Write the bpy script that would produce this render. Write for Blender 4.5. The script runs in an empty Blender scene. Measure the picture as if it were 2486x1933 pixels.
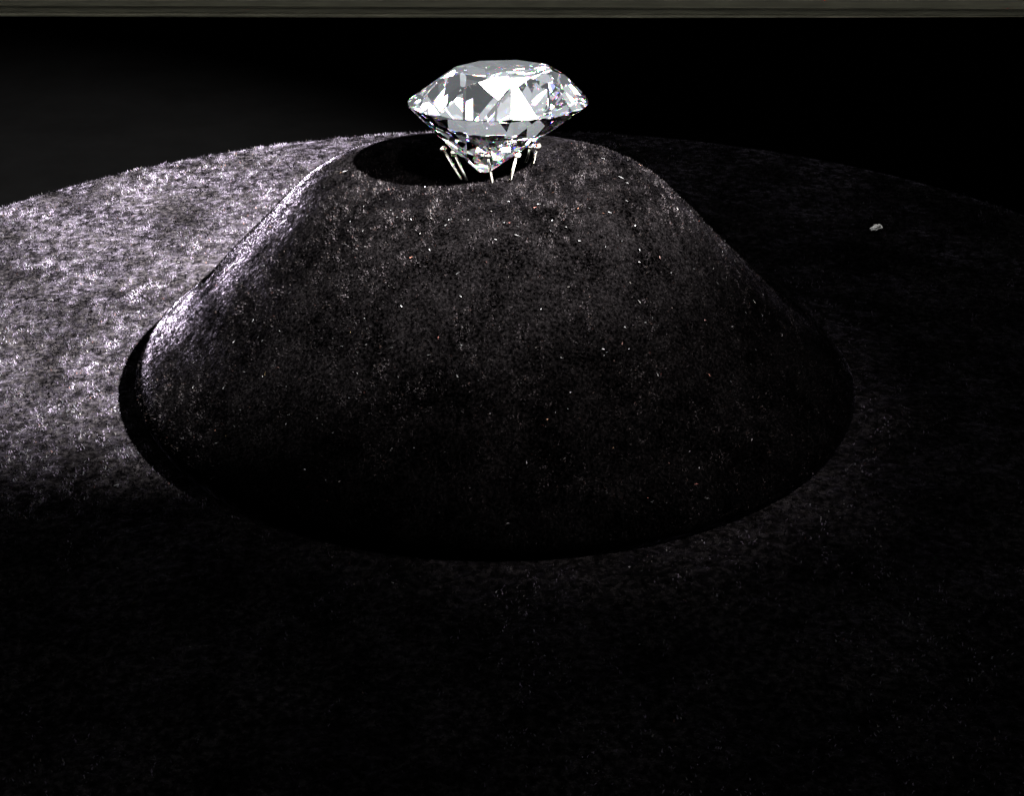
import bpy, bmesh, math, random
import numpy as np
from mathutils import Vector, Matrix

# ------------------------------------------------------------------ scene units: 1 unit = 1 cm
S = bpy.context.scene
C = bpy.context.collection
rng = np.random.default_rng(7)
random.seed(7)
R = math.radians

# ------------------------------------------------------------------ camera
cam_d = bpy.data.cameras.new("camera")
cam = bpy.data.objects.new("camera", cam_d); C.objects.link(cam)
cam.location = (0.0, -25.857, 12.797)
cam.rotation_euler = (R(90 - 27.25), 0, R(-0.52))
cam_d.sensor_width = 36; cam_d.lens = 56.13
cam_d.clip_start = 0.5; cam_d.clip_end = 2000
cam_d.dof.use_dof = True
cam_d.dof.focus_distance = 26.2
cam_d.dof.aperture_fstop = 0.115 * 100      # wide open phone lens at this scale
S.camera = cam

# ------------------------------------------------------------------ world: the dim gallery around the case
W = bpy.data.worlds.new("World"); S.world = W; W.use_nodes = True
bg = W.node_tree.nodes["Background"]
bg.inputs[0].default_value = (0.93, 0.98, 1.04, 1); bg.inputs[1].default_value = 0.6

# ------------------------------------------------------------------ render settings
S.view_settings.view_transform = 'Standard'; S.view_settings.look = 'None'
S.view_settings.exposure = 0.0; S.view_settings.gamma = 1.0
cy = S.cycles
cy.max_bounces = 28; cy.transmission_bounces = 26; cy.glossy_bounces = 8; cy.diffuse_bounces = 3
cy.transparent_max_bounces = 8
cy.caustics_refractive = True; cy.caustics_reflective = True
cy.sample_clamp_indirect = 150.0; cy.blur_glossy = 0.0
cy.use_denoising = True

# ------------------------------------------------------------------ key spot, then lamps added for the stone and mound
def aim(o, target):
    o.rotation_euler = (Vector(target) - o.location).to_track_quat('-Z', 'Y').to_euler()

KEY_DIR = Vector((1.21, -1.04, 1.58)).normalized()
key_d = bpy.data.lights.new("key_spot", 'SPOT')
key_d.energy = 118000000; key_d.color = (1.0, 0.97, 0.96)
key_d.spot_size = R(24.5); key_d.spot_blend = 1.0; key_d.shadow_soft_size = 0.45
key = bpy.data.objects.new("key_spot", key_d); C.objects.link(key)
key.location = Vector((0, 0, 5.0)) + KEY_DIR * 42
aim(key, (-8.7, 7.9, 0.0))

# added soft fill spot that lifts the front of the mound
fill_d = bpy.data.lights.new("mound_fill", 'SPOT')
fill_d.energy = 8000000; fill_d.color = (1.0, .93, .9)
fill_d.spot_size = R(15); fill_d.spot_blend = 1.0; fill_d.shadow_soft_size = 2.5
fill = bpy.data.objects.new("mound_fill", fill_d); C.objects.link(fill)
fill.location = (6, -20, 34); aim(fill, (1.2, -2.0, 2.4))

def disc_lamp(pos, rad, radiance, col=(1, 1, 1), target=(0, 0, 4.8)):  # added lamp out of view, shining on the diamond
    d = bpy.data.lights.new("gem_fill_lamp", 'AREA'); d.shape = 'DISK'; d.size = rad * 2
    d.energy = radiance * math.pi * math.pi * rad * rad
    d.color = col
    o = bpy.data.objects.new("gem_fill_lamp", d); C.objects.link(o)
    o.location = pos; aim(o, target)
    return o

# small unseen lamps added overhead for glints in the diamond
for az, el, dist, rad, rad_, col in [
    (-150, 62, 30, 0.8, 22, (1, .96, .9)), (-118, 74, 30, 0.8, 26, (.93, .97, 1)), (-62, 70, 30, 0.8, 26, (.93, .97, 1)),
    (-28, 58, 30, 0.8, 24, (1, .95, .9)), (20, 64, 32, 0.8, 20, (1, 1, 1)), (62, 60, 32, 0.8, 22, (.95, .98, 1)),
    (118, 60, 32, 0.8, 22, (1, .96, .92)), (160, 56, 32, 0.8, 20, (1, 1, 1)), (-90, 58, 34, 0.7, 24, (1, .97, .93)),
    (-75, 84, 30, 1.0, 18, (1, 1, 1)), (90, 80, 30, 1.0, 18, (.95, .98, 1)),
]:
    a, e = R(az), R(el)
    disc_lamp((dist * math.cos(e) * math.cos(a), dist * math.cos(e) * math.sin(a), 4.8 + dist * math.sin(e)), rad, rad_ * 6, col)

def panel_lamp(pos, sx, sy, radiance, col, target):  # added unseen soft panel, for whites in the stone and mound fill
    d = bpy.data.lights.new("fill_panel", 'AREA'); d.shape = 'RECTANGLE'; d.size = sx; d.size_y = sy
    d.energy = radiance * math.pi * sx * sy; d.color = col
    o = bpy.data.objects.new("fill_panel", d); C.objects.link(o)
    o.location = pos; aim(o, target)
# distant lamps added all round to brighten the diamond's facets
q = np.random.default_rng(21)
for i in range(90):
    az = i * 2.39996 + q.uniform(-.2, .2); el = R(math.degrees(math.asin(q.uniform(.12, .98)))); dist = q.uniform(140, 260)
    ang = R(q.uniform(1.8, 5.5))
    col = [(1, .93, .84), (1, 1, 1), (.9, .95, 1), (1, .97, .93)][i % 4]
    disc_lamp((dist*math.cos(el)*math.cos(az), dist*math.cos(el)*math.sin(az), 4.8 + dist*math.sin(el)), dist*math.tan(ang), q.choice([2.5, 6, 14, 30]), col)
panel_lamp((3, -4, 42), 16, 12, 1.0, (1.0, .97, .95), (0.5, -1, 3))
panel_lamp((-26, 10, 30), 8, 14, 0.9, (.93, .97, 1.0), (0, 0, 4.8))
panel_lamp((28, 4, 26), 8, 14, 0.9, (.95, .98, 1.0), (0, 0, 4.8))

# ------------------------------------------------------------------ helpers
def tag(o, label=None, cat=None, group=None, kind=None):
    if label: o['label'] = label
    if cat: o['category'] = cat
    if group: o['group'] = group
    if kind: o['kind'] = kind
    return o

def link_mesh(name, me, mat, parent=None):
    o = bpy.data.objects.new(name, me); C.objects.link(o)
    if mat: me.materials.append(mat)
    if parent: o.parent = parent
    return o

def mesh_obj(name, verts, faces, mat, parent=None, smooth=False):
    me = bpy.data.meshes.new(name); me.from_pydata([tuple(v) for v in verts], [], faces); me.update()
    if smooth: me.polygons.foreach_set("use_smooth", [True] * len(me.polygons))
    return link_mesh(name, me, mat, parent)

def bm_obj(name, bm, mat, parent=None, smooth=False):
    me = bpy.data.meshes.new(name); bm.to_mesh(me); bm.free()
    if smooth: me.polygons.foreach_set("use_smooth", [True] * len(me.polygons))
    return link_mesh(name, me, mat, parent)

class NT:
    def __init__(s, name):
        s.m = bpy.data.materials.new(name); s.m.use_nodes = True
        s.t = s.m.node_tree; s.t.nodes.clear()
        s.out = s.t.nodes.new("ShaderNodeOutputMaterial")
    def n(s, typ, **kw):
        x = s.t.nodes.new(typ)
        for k, v in kw.items():
            if k.startswith('_'): setattr(x, k[1:], v)
        for k, v in kw.items():
            if not k.startswith('_'): x.inputs[k.replace('__', ' ')].default_value = v
        return x
    def l(s, a, b): s.t.links.new(a, b)
    def noise(s, vec, scale, detail=2, rough=.5):
        x = s.n("ShaderNodeTexNoise", Scale=scale, Detail=detail, Roughness=rough); s.l(vec, x.inputs['Vector']); return x.outputs[0]
    def ramp(s, v, stops):
        x = s.t.nodes.new("ShaderNodeValToRGB"); e = x.color_ramp.elements
        e[0].position, e[1].position = stops[0][0], stops[-1][0]
        for p, c in stops[1:-1]: e.new(p)
        for i, (p, c) in enumerate(stops):
            e[i].position = p; e[i].color = (c, c, c, 1) if not isinstance(c, tuple) else c + (1,)
        s.l(v, x.inputs[0]); return x.outputs[0]
    def math(s, op, a, b):
        x = s.t.nodes.new("ShaderNodeMath"); x.operation = op
        for i, v in enumerate((a, b)):
            if isinstance(v, (int, float)): x.inputs[i].default_value = v
            else: s.l(v, x.inputs[i])
        return x.outputs[0]

# ------------------------------------------------------------------ materials
def velvet(name, grain=9.0, patch=0.55, sheen=1.0, lo=.12, tint=(.80, .70, .92), base=.006, bump=.5, srough=.35):
    k = NT(name)
    co = k.n("ShaderNodeTexCoord").outputs['Object']
    g1 = k.ramp(k.noise(co, grain, 3, .62), [(.42, lo), (.5, .35), (.58, 1.0)])
    p1 = k.ramp(k.noise(co, patch, 5, .68), [(.43, .06), (.57, 1.0)])
    w = k.math('MULTIPLY', k.math('MULTIPLY', g1, p1), sheen)
    hgt = k.math('ADD', k.noise(co, grain * 1.3, 3, .6), k.math('MULTIPLY', k.noise(co, patch * 2.5, 3, .6), 1.6))
    bp = k.n("ShaderNodeBump", Strength=bump, Distance=.08); k.l(hgt, bp.inputs['Height'])
    pr = k.n("ShaderNodeBsdfPrincipled", Roughness=.9)
    fz = k.noise(co, grain * 1.9, 4, .7); fp_ = k.noise(co, patch * 1.4, 4, .65)
    fb = k.math('MULTIPLY', k.ramp(fz, [(.36, .12), (.5, .7), (.64, 2.6)]), k.ramp(fp_, [(.38, .45), (.62, 1.35)]))
    bc = k.n("ShaderNodeCombineColor")
    for i_, f_ in enumerate((1.06, .95, 1.0)): k.l(k.math('MULTIPLY', fb, base * f_), bc.inputs[i_])
    k.l(bc.outputs[0], pr.inputs['Base Color'])
    pr.inputs['Specular IOR Level'].default_value = .0
    pr.inputs['Sheen Roughness'].default_value = srough
    pr.inputs['Sheen Tint'].default_value = tint + (1,)
    k.l(w, pr.inputs['Sheen Weight']); k.l(bp.outputs[0], pr.inputs['Normal'])
    k.l(pr.outputs[0], k.out.inputs[0])
    return k.m

def fibre_mat(name, tints, lo, hi, power=3.0, patch=None, patch_lo=.10, clump=8.0):
    """pile tufts: each tuft its own brightness of dyed fibre"""
    k = NT(name)
    geo = k.n("ShaderNodeNewGeometry").outputs['Random Per Island']
    v = k.math('ADD', k.math('MULTIPLY', k.math('POWER', geo, power), hi - lo), lo)
    if patch:
        co = k.n("ShaderNodeTexCoord").outputs['Object']
        mp = k.n("ShaderNodeMapping"); mp.inputs['Scale'].default_value = (1, .45, 1); k.l(co, mp.inputs[0]); co = mp.outputs[0]
        p1 = k.ramp(k.noise(co, patch, 6, .72), [(.43, patch_lo), (.5, .35), (.58, 1.0)])
        v = k.math('MULTIPLY', v, p1)
        c1 = k.ramp(k.noise(co, clump, 2, .55), [(.43, .03), (.5, .28), (.57, 1.0)])
        v = k.math('MULTIPLY', v, c1)
    wn = k.n("ShaderNodeTexWhiteNoise", _noise_dimensions='1D'); k.l(geo, wn.inputs['W'])
    col = k.ramp(wn.outputs['Value'], tints)
    mx = k.n("ShaderNodeMix", _data_type='RGBA', _blend_type='MULTIPLY')
    mx.inputs[0].default_value = 1.0; k.l(col, mx.inputs[6]); 
    cr = k.n("ShaderNodeCombineColor"); 
    for i in range(3): k.l(v, cr.inputs[i])
    k.l(cr.outputs[0], mx.inputs[7])
    pr = k.n("ShaderNodeBsdfPrincipled", Roughness=.55)
    pr.inputs['Specular IOR Level'].default_value = 0
    k.l(mx.outputs[2], pr.inputs['Base Color'])
    k.l(pr.outputs[0], k.out.inputs[0])
    return k.m

LAV = [(0, (.80, .66, .95)), (.5, (.92, .78, 1)), (.8, (.80, .82, .93)), (.97, (1, .95, .9)), (1, (1, .5, .45))]
M_base_velvet = velvet("black_base_velvet", grain=5.0, patch=.5, sheen=.011, lo=.05, bump=.6, base=.0002)
M_mound_velvet = velvet("black_mound_velvet", grain=11, patch=.9, sheen=.034, lo=.10, base=.000036, bump=.3, srough=.15)
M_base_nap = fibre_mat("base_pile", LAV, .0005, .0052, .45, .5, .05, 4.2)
M_mound_nap = fibre_mat("mound_pile", [(0, (.88, .74, .84)), (.5, (1, .88, .92)), (.8, (.85, .82, .85)), (.95, (1, .8, .7)), (1, (1, .5, .45))], .00015, .0014, 1.4, .8, .25, 7.0)
M_lint = fibre_mat("lint_fibre", [(0, (1, 1, 1)), (.6, (.95, .98, 1)), (.8, (1, .92, .85)), (.9, (1, .35, .3)), (1, (1, .8, .4))], .0006, .009, 2.5)

def floor_mat():
    k = NT("case_floor_black")
    co = k.n("ShaderNodeTexCoord").outputs['Object']
    v = k.ramp(k.noise(co, .35, 8, .75), [(.3, .0000115), (.75, .000018)])
    pr = k.n("ShaderNodeBsdfPrincipled", Roughness=.7); pr.inputs['Specular IOR Level'].default_value = .0
    k.l(v, pr.inputs['Base Color']); k.l(pr.outputs[0], k.out.inputs[0]); return k.m
M_floor = floor_mat()

def metal(name, col, rough, nscale=6, var=.25):
    k = NT(name)
    co = k.n("ShaderNodeTexCoord").outputs['Object']
    mp = k.n("ShaderNodeMapping"); mp.inputs['Scale'].default_value = (.12, 1, 1.6); k.l(co, mp.inputs[0])
    nz = k.noise(mp.outputs[0], nscale, 5, .65)
    c2 = tuple(c * (1 - var) for c in col); c3 = tuple(min(1, c * (1 + var)) for c in col)
    cr = k.ramp(nz, [(.3, c2), (.7, c3)])
    pr = k.n("ShaderNodeBsdfPrincipled", Roughness=rough, Metallic=0.0 if rough > .4 else 1.0)
    if rough > .4: pr.inputs['Specular IOR Level'].default_value = .03
    k.l(cr, pr.inputs['Base Color']); k.l(pr.outputs[0], k.out.inputs[0]); return k.m
M_rail = metal("olive_grey_rail", (.018, .0172, .0122), .6, var=.4)
M_prong = metal("pale_gold_metal", (.56, .53, .46), .25, var=.08)

def gem_mat():
    k = NT("diamond_crystal")
    a = None
    for col, ior in (((1, 0, 0, 1), 2.405), ((0, 1, 0, 1), 2.420), ((0, 0, 1, 1), 2.44)):
        g = k.n("ShaderNodeBsdfGlass", Roughness=0.0, IOR=ior); g.inputs[0].default_value = col
        if a is None: a = g.outputs[0]
        else:
            s = k.n("ShaderNodeAddShader"); k.l(a, s.inputs[0]); k.l(g.outputs[0], s.inputs[1]); a = s.outputs[0]
    w = k.n("ShaderNodeBsdfGlass", Roughness=0.0, IOR=2.42); w.inputs[0].default_value = (1, 1, 1, 1)
    mx = k.n("ShaderNodeMixShader"); mx.inputs[0].default_value = .09
    k.l(w.outputs[0], mx.inputs[1]); k.l(a, mx.inputs[2]); k.l(mx.outputs[0], k.out.inputs[0]); return k.m
M_gem = gem_mat()

# ------------------------------------------------------------------ case floor (the setting)
me_f = [(-140, -90, -.45), (140, -90, -.45), (140, 120, -.45), (-140, 120, -.45)]
fl = mesh_obj("case_floor", me_f, [(0, 1, 2, 3)], M_floor); tag(fl, kind='structure')

# ------------------------------------------------------------------ round velvet base
BASE_R = 14.35
def lathe(prof, n, wob=None):
    V, F = [], []
    for j, (r, z) in enumerate(prof):
        if r == 0: V.append((0, 0, z)); continue
        for i in range(n):
            a = 2 * math.pi * i / n
            V.append((r * math.cos(a), r * math.sin(a), z))
    k = 1 if prof[0][0] == 0 else 0
    off = lambda j: k + (j - k) * n
    for j in range(len(prof) - 1):
        if prof[j][0] == 0:
            for i in range(n): F.append((0, off(1) + i, off(1) + (i + 1) % n))
        else:
            for i in range(n):
                F.append((off(j) + i, off(j + 1) + i, off(j + 1) + (i + 1) % n, off(j) + (i + 1) % n))
    return V, F
base = bpy.data.objects.new("display_plinth", None); C.objects.link(base); base.location = (0, 0, -.45)
tag(base, "broad round black velvet base, lit lavender at the left, under the whole display", "plinth")
prof = [(0, .45)] + [(r, .45) for r in np.linspace(1, 14, 27)] + [(14.2, .44), (14.31, .40), (14.35, .32), (14.35, .0)]
V, F = lathe(prof, 220)
bt = mesh_obj("top_cover", V, F, M_base_velvet, base, True)

# ------------------------------------------------------------------ velvet mound
MR = 6.36; OX = .25; CX = -.05
Kk = np.array([0, .12, .25, .36, .43, .50, .56, .62, .75, .86, .93, .97, 1.0])
Zk = np.array([3.80, 3.80, 3.79, 3.77, 3.66, 3.37, 3.01, 2.62, 1.84, 1.18, .88, .70, .45])
def zprof(t):
    t = np.asarray(t, float)
    d = np.gradient(Zk, Kk); d[0] = 0
    i = np.clip(np.searchsorted(Kk, t, side='right') - 1, 0, len(Kk) - 2)
    h = Kk[i + 1] - Kk[i]; u = (t - Kk[i]) / h
    return (2*u**3 - 3*u**2 + 1)*Zk[i] + (u**3 - 2*u**2 + u)*h*d[i] + (-2*u**3 + 3*u**2)*Zk[i+1] + (u**3 - u**2)*h*d[i+1]
WN = [(rng.uniform(1, 4.5), rng.uniform(0, 6.28), rng.uniform(-.5, .5)) for _ in range(7)]
def mound_pt(t, a):
    """t 0..1 out from the top, a azimuth -> arrays of points"""
    t = np.asarray(t, float); a = np.asarray(a, float)
    lip = -.38 * np.clip((t - .60) / .40, 0, 1) * np.clip(np.cos(a) + .15, 0, 1)
    w = sum(np.sin(np.round(f) * a + p + 5 * t * s) for f, p, s in WN) * .008 * np.clip(t * 2, 0, 1) * np.clip((1.02 - t) * 6, .25, 1)
    r = MR * t
    x = r * np.cos(a) - OX * 4 * t * (1 - t) + CX * t; y = r * np.sin(a)
    return np.stack([x * (1 + w * .6), y * (1 + w * .6), np.maximum(zprof(t) + w + lip, .1)], -1)
def mound_n(t, a):
    e = 1e-3
    du = mound_pt(t + e, a) - mound_pt(t - e, a); dv = mound_pt(t, a + e) - mound_pt(t, a - e)
    n = np.cross(du, dv); n /= np.linalg.norm(n, axis=-1, keepdims=True) + 1e-12
    return n * np.sign(n[..., 2:3] + 1e-9)
mound = bpy.data.objects.new("velvet_mound", None); C.objects.link(mound)
tag(mound, "tall dark velvet mound with a rounded top that carries the diamond", "display stand")
NT_, NA = 90, 260
ts = np.linspace(.004, 1, NT_); an = np.linspace(0, 2 * np.pi, NA, endpoint=False)
T, A = np.meshgrid(ts, an, indexing='ij')
P = mound_pt(T, A).reshape(-1, 3)
V = [tuple(p) for p in P]; F = []
for j in range(NT_ - 1):
    for i in range(NA):
        F.append((j*NA + i, (j+1)*NA + i, (j+1)*NA + (i+1) % NA, j*NA + (i+1) % NA))
V.append((0, 0, 3.80)); c0 = len(V) - 1
for i in range(NA): F.append((c0, i, (i+1) % NA))
# the lip tucks in under the rim down to the base
last = (NT_ - 1) * NA
rings = [(1.0, .75), (.992, .4), (.978, .007)]
prev = last
for f, z in rings:
    st = len(V)
    for i in range(NA):
        x, y, z0 = V[last + i]; V.append((x * f, y * f, z0 * z))
    for i in range(NA): F.append((prev + i, st + i, st + (i+1) % NA, prev + (i+1) % NA))
    prev = st
mesh_obj("mound_cover", V, F, M_mound_velvet, mound, True)

# ------------------------------------------------------------------ pile tufts: short tapered fibres standing in the velvet
def fibres(name, pos, nrm, length, width, lean, mat, parent=None, curl=.3):
    """one mesh of little bent three-sided blades (5 verts, 4 tris each)"""
    n = len(pos)
    rnd = rng.normal(size=(n, 3)); tan = rnd - (rnd * nrm).sum(1, keepdims=True) * nrm
    tan /= np.linalg.norm(tan, axis=1, keepdims=True)
    side = np.cross(nrm, tan)
    L = length[:, None]; w = width[:, None] * .5
    up = nrm * (1 - lean[:, None]) + tan * lean[:, None]; up /= np.linalg.norm(up, axis=1, keepdims=True)
    ff = np.cross(side, up)
    b0 = pos - side * w; b1 = pos + side * w; b2 = pos + ff * w
    mid = pos + up * L * .55
    m0 = mid - side * w * .8; m1 = mid + side * w * .8
    tip = pos + (up + tan * curl) * L + side * L * rng.normal(0, .15, (n, 1))
    vv = np.stack([b0, b1, b2, m0, m1, tip], 1).reshape(-1, 3)
    idx = np.array([[0, 1, 4], [0, 4, 3], [3, 4, 5], [1, 2, 4], [2, 0, 3], [2, 3, 4]])
    fa = (np.arange(n)[:, None, None] * 6 + idx[None]).reshape(-1, 3)
    me = bpy.data.meshes.new(name)
    me.vertices.add(len(vv)); me.vertices.foreach_set("co", vv.astype(np.float32).ravel())
    me.loops.add(fa.size); me.loops.foreach_set("vertex_index", fa.astype(np.int32).ravel())
    me.polygons.add(len(fa)); me.polygons.foreach_set("loop_start", np.arange(0, fa.size, 3, dtype=np.int32))
    me.update(calc_edges=True); me.validate()
    return link_mesh(name, me, mat, parent)

# mound pile
n = 150000
t = np.sqrt(rng.uniform(.0002, 1, n)); a = rng.uniform(0, 2*np.pi, n)
t = np.clip(t, .005, .998)
keep = (np.sin(a) < .75)
t, a = t[keep], a[keep]
fp = mound_pt(t, a); fn = mound_n(t, a)
nm = len(fp)
o = fibres("velvet_nap", fp - fn*.01, fn, rng.uniform(.02, .045, nm), rng.uniform(.008, .018, nm), rng.uniform(.0, .7, nm), M_mound_nap, mound)
tag(o, kind='stuff')

# base pile: only where the photograph shows it, denser in tufts
n = 430000
x = rng.uniform(-14.2, 14.2, n); y = rng.uniform(-13, 14.2, n)
rr = np.hypot(x, y)
k = (rr < 14.25) & (rr > MR + .02)
# lumpy clumping of the crushed pile
def lump(x, y, s, seed):
    q = np.random.default_rng(seed); out = 0
    for i in range(9):
        f = s * 2 ** (i / 3); th = q.uniform(0, 6.28); p = q.uniform(0, 6.28)
        out = out + np.sin(f * (x*np.cos(th) + y*np.sin(th)) + p) / (1 + i * .25)
    return out
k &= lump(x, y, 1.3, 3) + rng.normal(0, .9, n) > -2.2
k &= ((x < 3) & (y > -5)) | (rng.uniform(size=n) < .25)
x, y = x[k], y[k]
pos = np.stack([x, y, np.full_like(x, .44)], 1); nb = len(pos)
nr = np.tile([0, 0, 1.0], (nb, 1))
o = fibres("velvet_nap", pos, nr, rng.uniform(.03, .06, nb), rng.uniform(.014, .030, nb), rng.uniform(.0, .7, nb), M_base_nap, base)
tag(o, kind='stuff')

# ------------------------------------------------------------------ lint and dust lying on the velvet
def lint(name, pos, nrm, length, width):
    return fibres(name, pos + nrm * .02, nrm, length, width, rng.uniform(.8, 1.0, len(pos)), M_lint, None, curl=.6)
n = 330
t = np.sqrt(rng.uniform(.04, .95, n)); a = rng.uniform(np.pi * .95, np.pi * 2.1, n)
lp = mound_pt(t, a); ln = mound_n(t, a)
n2 = 260
x = rng.uniform(-13, 13, n2); y = rng.uniform(-9, 12, n2); ok = (np.hypot(x, y) > MR + .2) & (np.hypot(x, y) < 14)
lp2 = np.stack([x, y, np.zeros(n2)], 1)[ok]; ln2 = np.tile([0, 0, 1.0], (len(lp2), 1))
pp = np.concatenate([lp, lp2]); qq = np.concatenate([ln, ln2])
o = lint("lint_specks", pp, qq, rng.uniform(.015, .05, len(pp)) * rng.choice([.6, 1, 1.5], len(pp), p=[.5, .4, .1]), rng.uniform(.008, .018, len(pp)))
tag(o, "scattered pale and reddish lint specks lying over the dark velvet", "lint", kind='stuff')

# ------------------------------------------------------------------ the diamond: round brilliant, cut plane by plane
ZG = 5.024; RG = 1.5
def brilliant():
    """facet planes (normal, distance); every facet polygon is its plane clipped by all the others"""
    PL = []
    def cut(az, ang, r, z, kind, jt=.006):
        az += rng.normal(0, jt); ang += math.copysign(rng.normal(0, jt), ang) if jt else 0
        sg = 1 if ang > 0 else -1
        no = np.array([math.sin(abs(ang))*math.cos(az), math.sin(abs(ang))*math.sin(az), sg*math.cos(ang)])
        PL.append((no, float(no @ np.array([r*math.cos(az), r*math.sin(az), z])), kind))
    g2 = .008; hc = .55; rt = .82; ap = rt*math.cos(R(22.5)); rot = R(30)
    for i in range(64): cut(2*math.pi*i/64, math.pi/2 - 1e-5, RG, 0, "girdle", 0)
    thc = math.atan2(hc - g2, RG - rt)
    for i in range(8):
        cut(rot + i*R(45), thc, RG, g2, "crown")
        cut(rot + (i + .5)*R(45), R(23.5), ap, hc, "crown")
        cut(rot + i*R(45), -R(39.5), RG, -g2, "pavilion")
    for i in range(16):
        cut(rot + R(11.25) + i*R(22.5), R(41.5), RG - .004, g2, "crown")
        cut(rot + R(11.25) + i*R(22.5), -R(40.6), RG - .004, -g2, "pavilion")
    PL.append((np.array([0, 0, 1.0]), hc, "table_facet")); PL.append((np.array([0, 0, -1.0]), 1.175, "pavilion"))
    out = []
    for i, (n, d, kind) in enumerate(PL):
        u = np.cross(n, [0, 0, 1] if abs(n[2]) < .9 else [1, 0, 0]); u /= np.linalg.norm(u); v = np.cross(n, u)
        poly = [n*d + 5*(a*u + b*v) for a, b in ((-1, -1), (1, -1), (1, 1), (-1, 1))]
        for j2, (m, e, _) in enumerate(PL):
            if j2 == i or not poly: continue
            new = []
            for a, b in zip(poly, poly[1:] + poly[:1]):
                da, db = m @ a - e, m @ b - e
                if da <= 0: new.append(a)
                if da*db < 0: new.append(a + (b - a)*da/(da - db))
            poly = new
        if len(poly) >= 3:
            A = sum(np.cross(poly[q] - poly[0], poly[q+1] - poly[0]) for q in range(1, len(poly) - 1))
            if np.linalg.norm(A) > 1e-5:
                if A @ n < 0: poly = poly[::-1]
                # the stone sits a little skewed: culet to the left, table to the right
                poly = [np.array([p[0] + .19*p[2], p[1], p[2]]) for p in poly]
                out.append((kind, poly))
    return out
gem = bpy.data.objects.new("diamond", None); C.objects.link(gem); gem.location = (0, 0, ZG); gem.rotation_euler = (R(-5), 0, 0)
tag(gem, "large sparkling round brilliant diamond held in prongs on the mound top", "diamond")
groups = {"table_facet": [], "crown": [], "girdle": [], "pavilion": []}
for kind, poly in brilliant(): groups[kind].append(poly)
for g, fs in groups.items():
    V, F = [], []
    for poly in fs:
        ids = []
        for p in poly:
            for q_, w in enumerate(V):
                if np.abs(w - p).max() < 2e-4: ids.append(q_); break
            else: ids.append(len(V)); V.append(p)
        ids = [a for a, b in zip(ids, ids[1:] + ids[:1]) if a != b]
        if len(ids) >= 3: F.append(tuple(ids))
    print(g, len(F), len(V))
    mesh_obj(g, V, F, M_gem, gem)

# ------------------------------------------------------------------ prong holder under the stone
holder = bpy.data.objects.new("prong_holder", None); C.objects.link(holder); holder.location = (0.05, 0, 3.80)
tag(holder, "six slim pale metal prongs with ball tips holding the diamond above velvet", "gem holder")
def tube(bm, p, q, r0, r1, n=12):
    p, q = Vector(p), Vector(q); d = (q - p).normalized(); s = d.orthogonal().normalized(); u = d.cross(s)
    a = [bm.verts.new(p + (s*math.cos(k*2*math.pi/n) + u*math.sin(k*2*math.pi/n))*r0) for k in range(n)]
    b = [bm.verts.new(q + (s*math.cos(k*2*math.pi/n) + u*math.sin(k*2*math.pi/n))*r1) for k in range(n)]
    for k in range(n): bm.faces.new((a[k], a[(k+1) % n], b[(k+1) % n], b[k]))
    bm.faces.new(a[::-1]); bm.faces.new(b)
off = holder.location
pins = [  # foot, head (world)
    ((-.56, -.42), (-.92, -.05, 4.22)), ((-.48, -.45), (-.735, -.28, 4.235)),
    ((-.10, -.49), (-.166, -.72, 4.335)), ((.165, -.49), (.31, -.70, 4.345)),
    ((.55, .36), (.665, -.14, 4.29)), ((.46, .52), (.56, .30, 4.155)),
]
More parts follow.
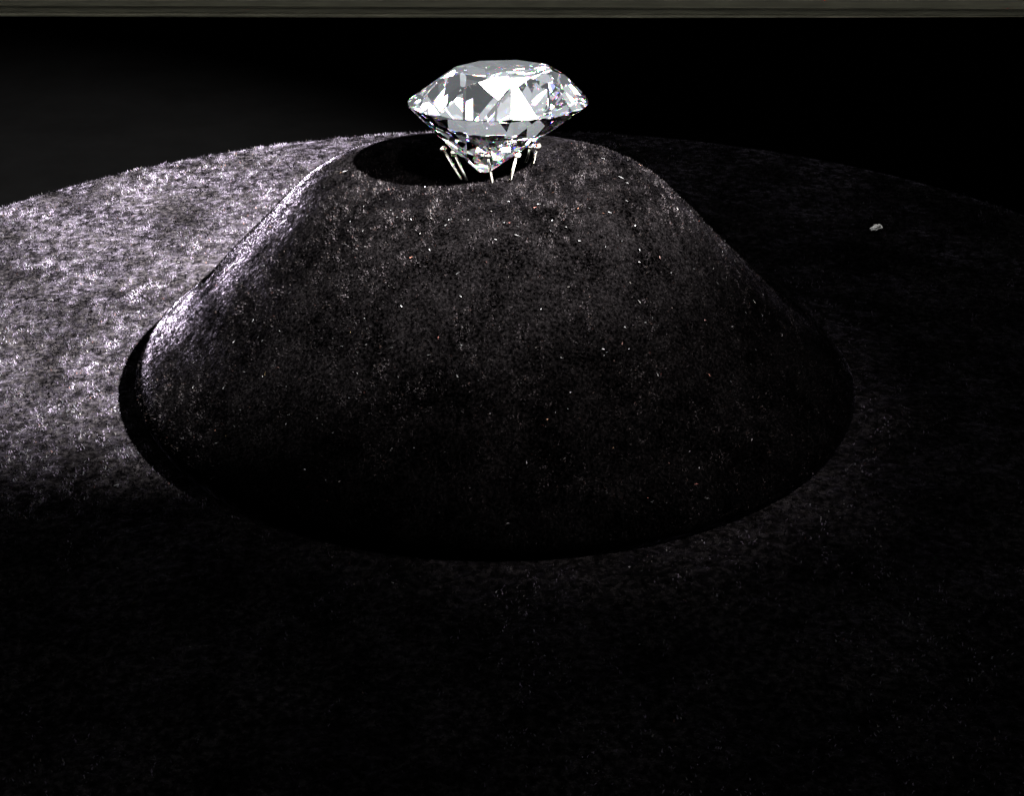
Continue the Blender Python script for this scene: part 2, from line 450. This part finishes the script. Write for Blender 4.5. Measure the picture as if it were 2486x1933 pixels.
for (fx, fy), h in pins:
    b = bmesh.new()
    foot = Vector((fx, fy, 3.70)) - off; head = Vector(h) - off
    tube(b, foot, head, .024, .022)
    bmesh.ops.recalc_face_normals(b, faces=b.faces[:])
    pr = bm_obj("prong", b, M_prong, holder, True)
    b = bmesh.new(); bmesh.ops.create_uvsphere(b, u_segments=16, v_segments=10, radius=.066)
    ax = (head - foot).normalized()
    q = Vector((0, 0, 1)).rotation_difference(ax).to_matrix().to_4x4()
    bmesh.ops.transform(b, matrix=Matrix.Translation(head) @ q @ Matrix.Diagonal((1, 1, .8, 1)), verts=b.verts[:])
    bm_obj("ball_tip", b, M_prong, pr, True)

# ------------------------------------------------------------------ frame rail along the back of the case
rail = bpy.data.objects.new("case_rail", None); C.objects.link(rail); rail.location = (0, 27.9, -.45); rail.rotation_euler = (0, R(.32), 0)
tag(rail, "dim olive grey frame rail running along the back of the case", "frame rail")
def bar(name, y0, y1, z0, z1, bev, mat, parent):
    b = bmesh.new(); bmesh.ops.create_cube(b, size=1)
    for v in b.verts:
        v.co = Vector((v.co.x * 110, (y0 + y1)/2 + v.co.y*(y1 - y0), (z0 + z1)/2 + v.co.z*(z1 - z0)))
    bmesh.ops.bevel(b, geom=b.edges[:], offset=bev, segments=3, affect='EDGES')
    return bm_obj(name, b, mat, parent)
bar("foot_strip", -.05, 2.0, 0.0, .10, .03, M_rail, rail)
bar("recess_strip", .14, 2.0, .102, .30, .02, M_rail, rail)
bar("face_strip", 0, 2.0, .302, 3.6, .06, M_rail, rail)

# ------------------------------------------------------------------ crumpled mesh standing in for a spot of reflected light at right
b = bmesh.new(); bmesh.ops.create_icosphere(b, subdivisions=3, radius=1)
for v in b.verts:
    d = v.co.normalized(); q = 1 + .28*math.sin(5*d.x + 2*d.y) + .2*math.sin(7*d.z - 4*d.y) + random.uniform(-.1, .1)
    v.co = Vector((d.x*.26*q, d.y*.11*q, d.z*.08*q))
kf = NT("pale_glint")
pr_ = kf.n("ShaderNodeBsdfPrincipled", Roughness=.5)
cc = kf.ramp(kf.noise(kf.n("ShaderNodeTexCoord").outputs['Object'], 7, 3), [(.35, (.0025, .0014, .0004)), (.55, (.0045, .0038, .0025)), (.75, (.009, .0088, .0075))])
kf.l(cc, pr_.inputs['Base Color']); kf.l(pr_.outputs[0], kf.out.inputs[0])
fk = bm_obj("reflected_glint", b, kf.m, None, False); fk.location = (8.3, 6.95, .08); fk.scale = (.62, .62, .62); fk.rotation_euler = (0, 0, R(38))
tag(fk, "small pale crumpled stand-in for reflected light on the black surface right of the mound", "reflected_glint")
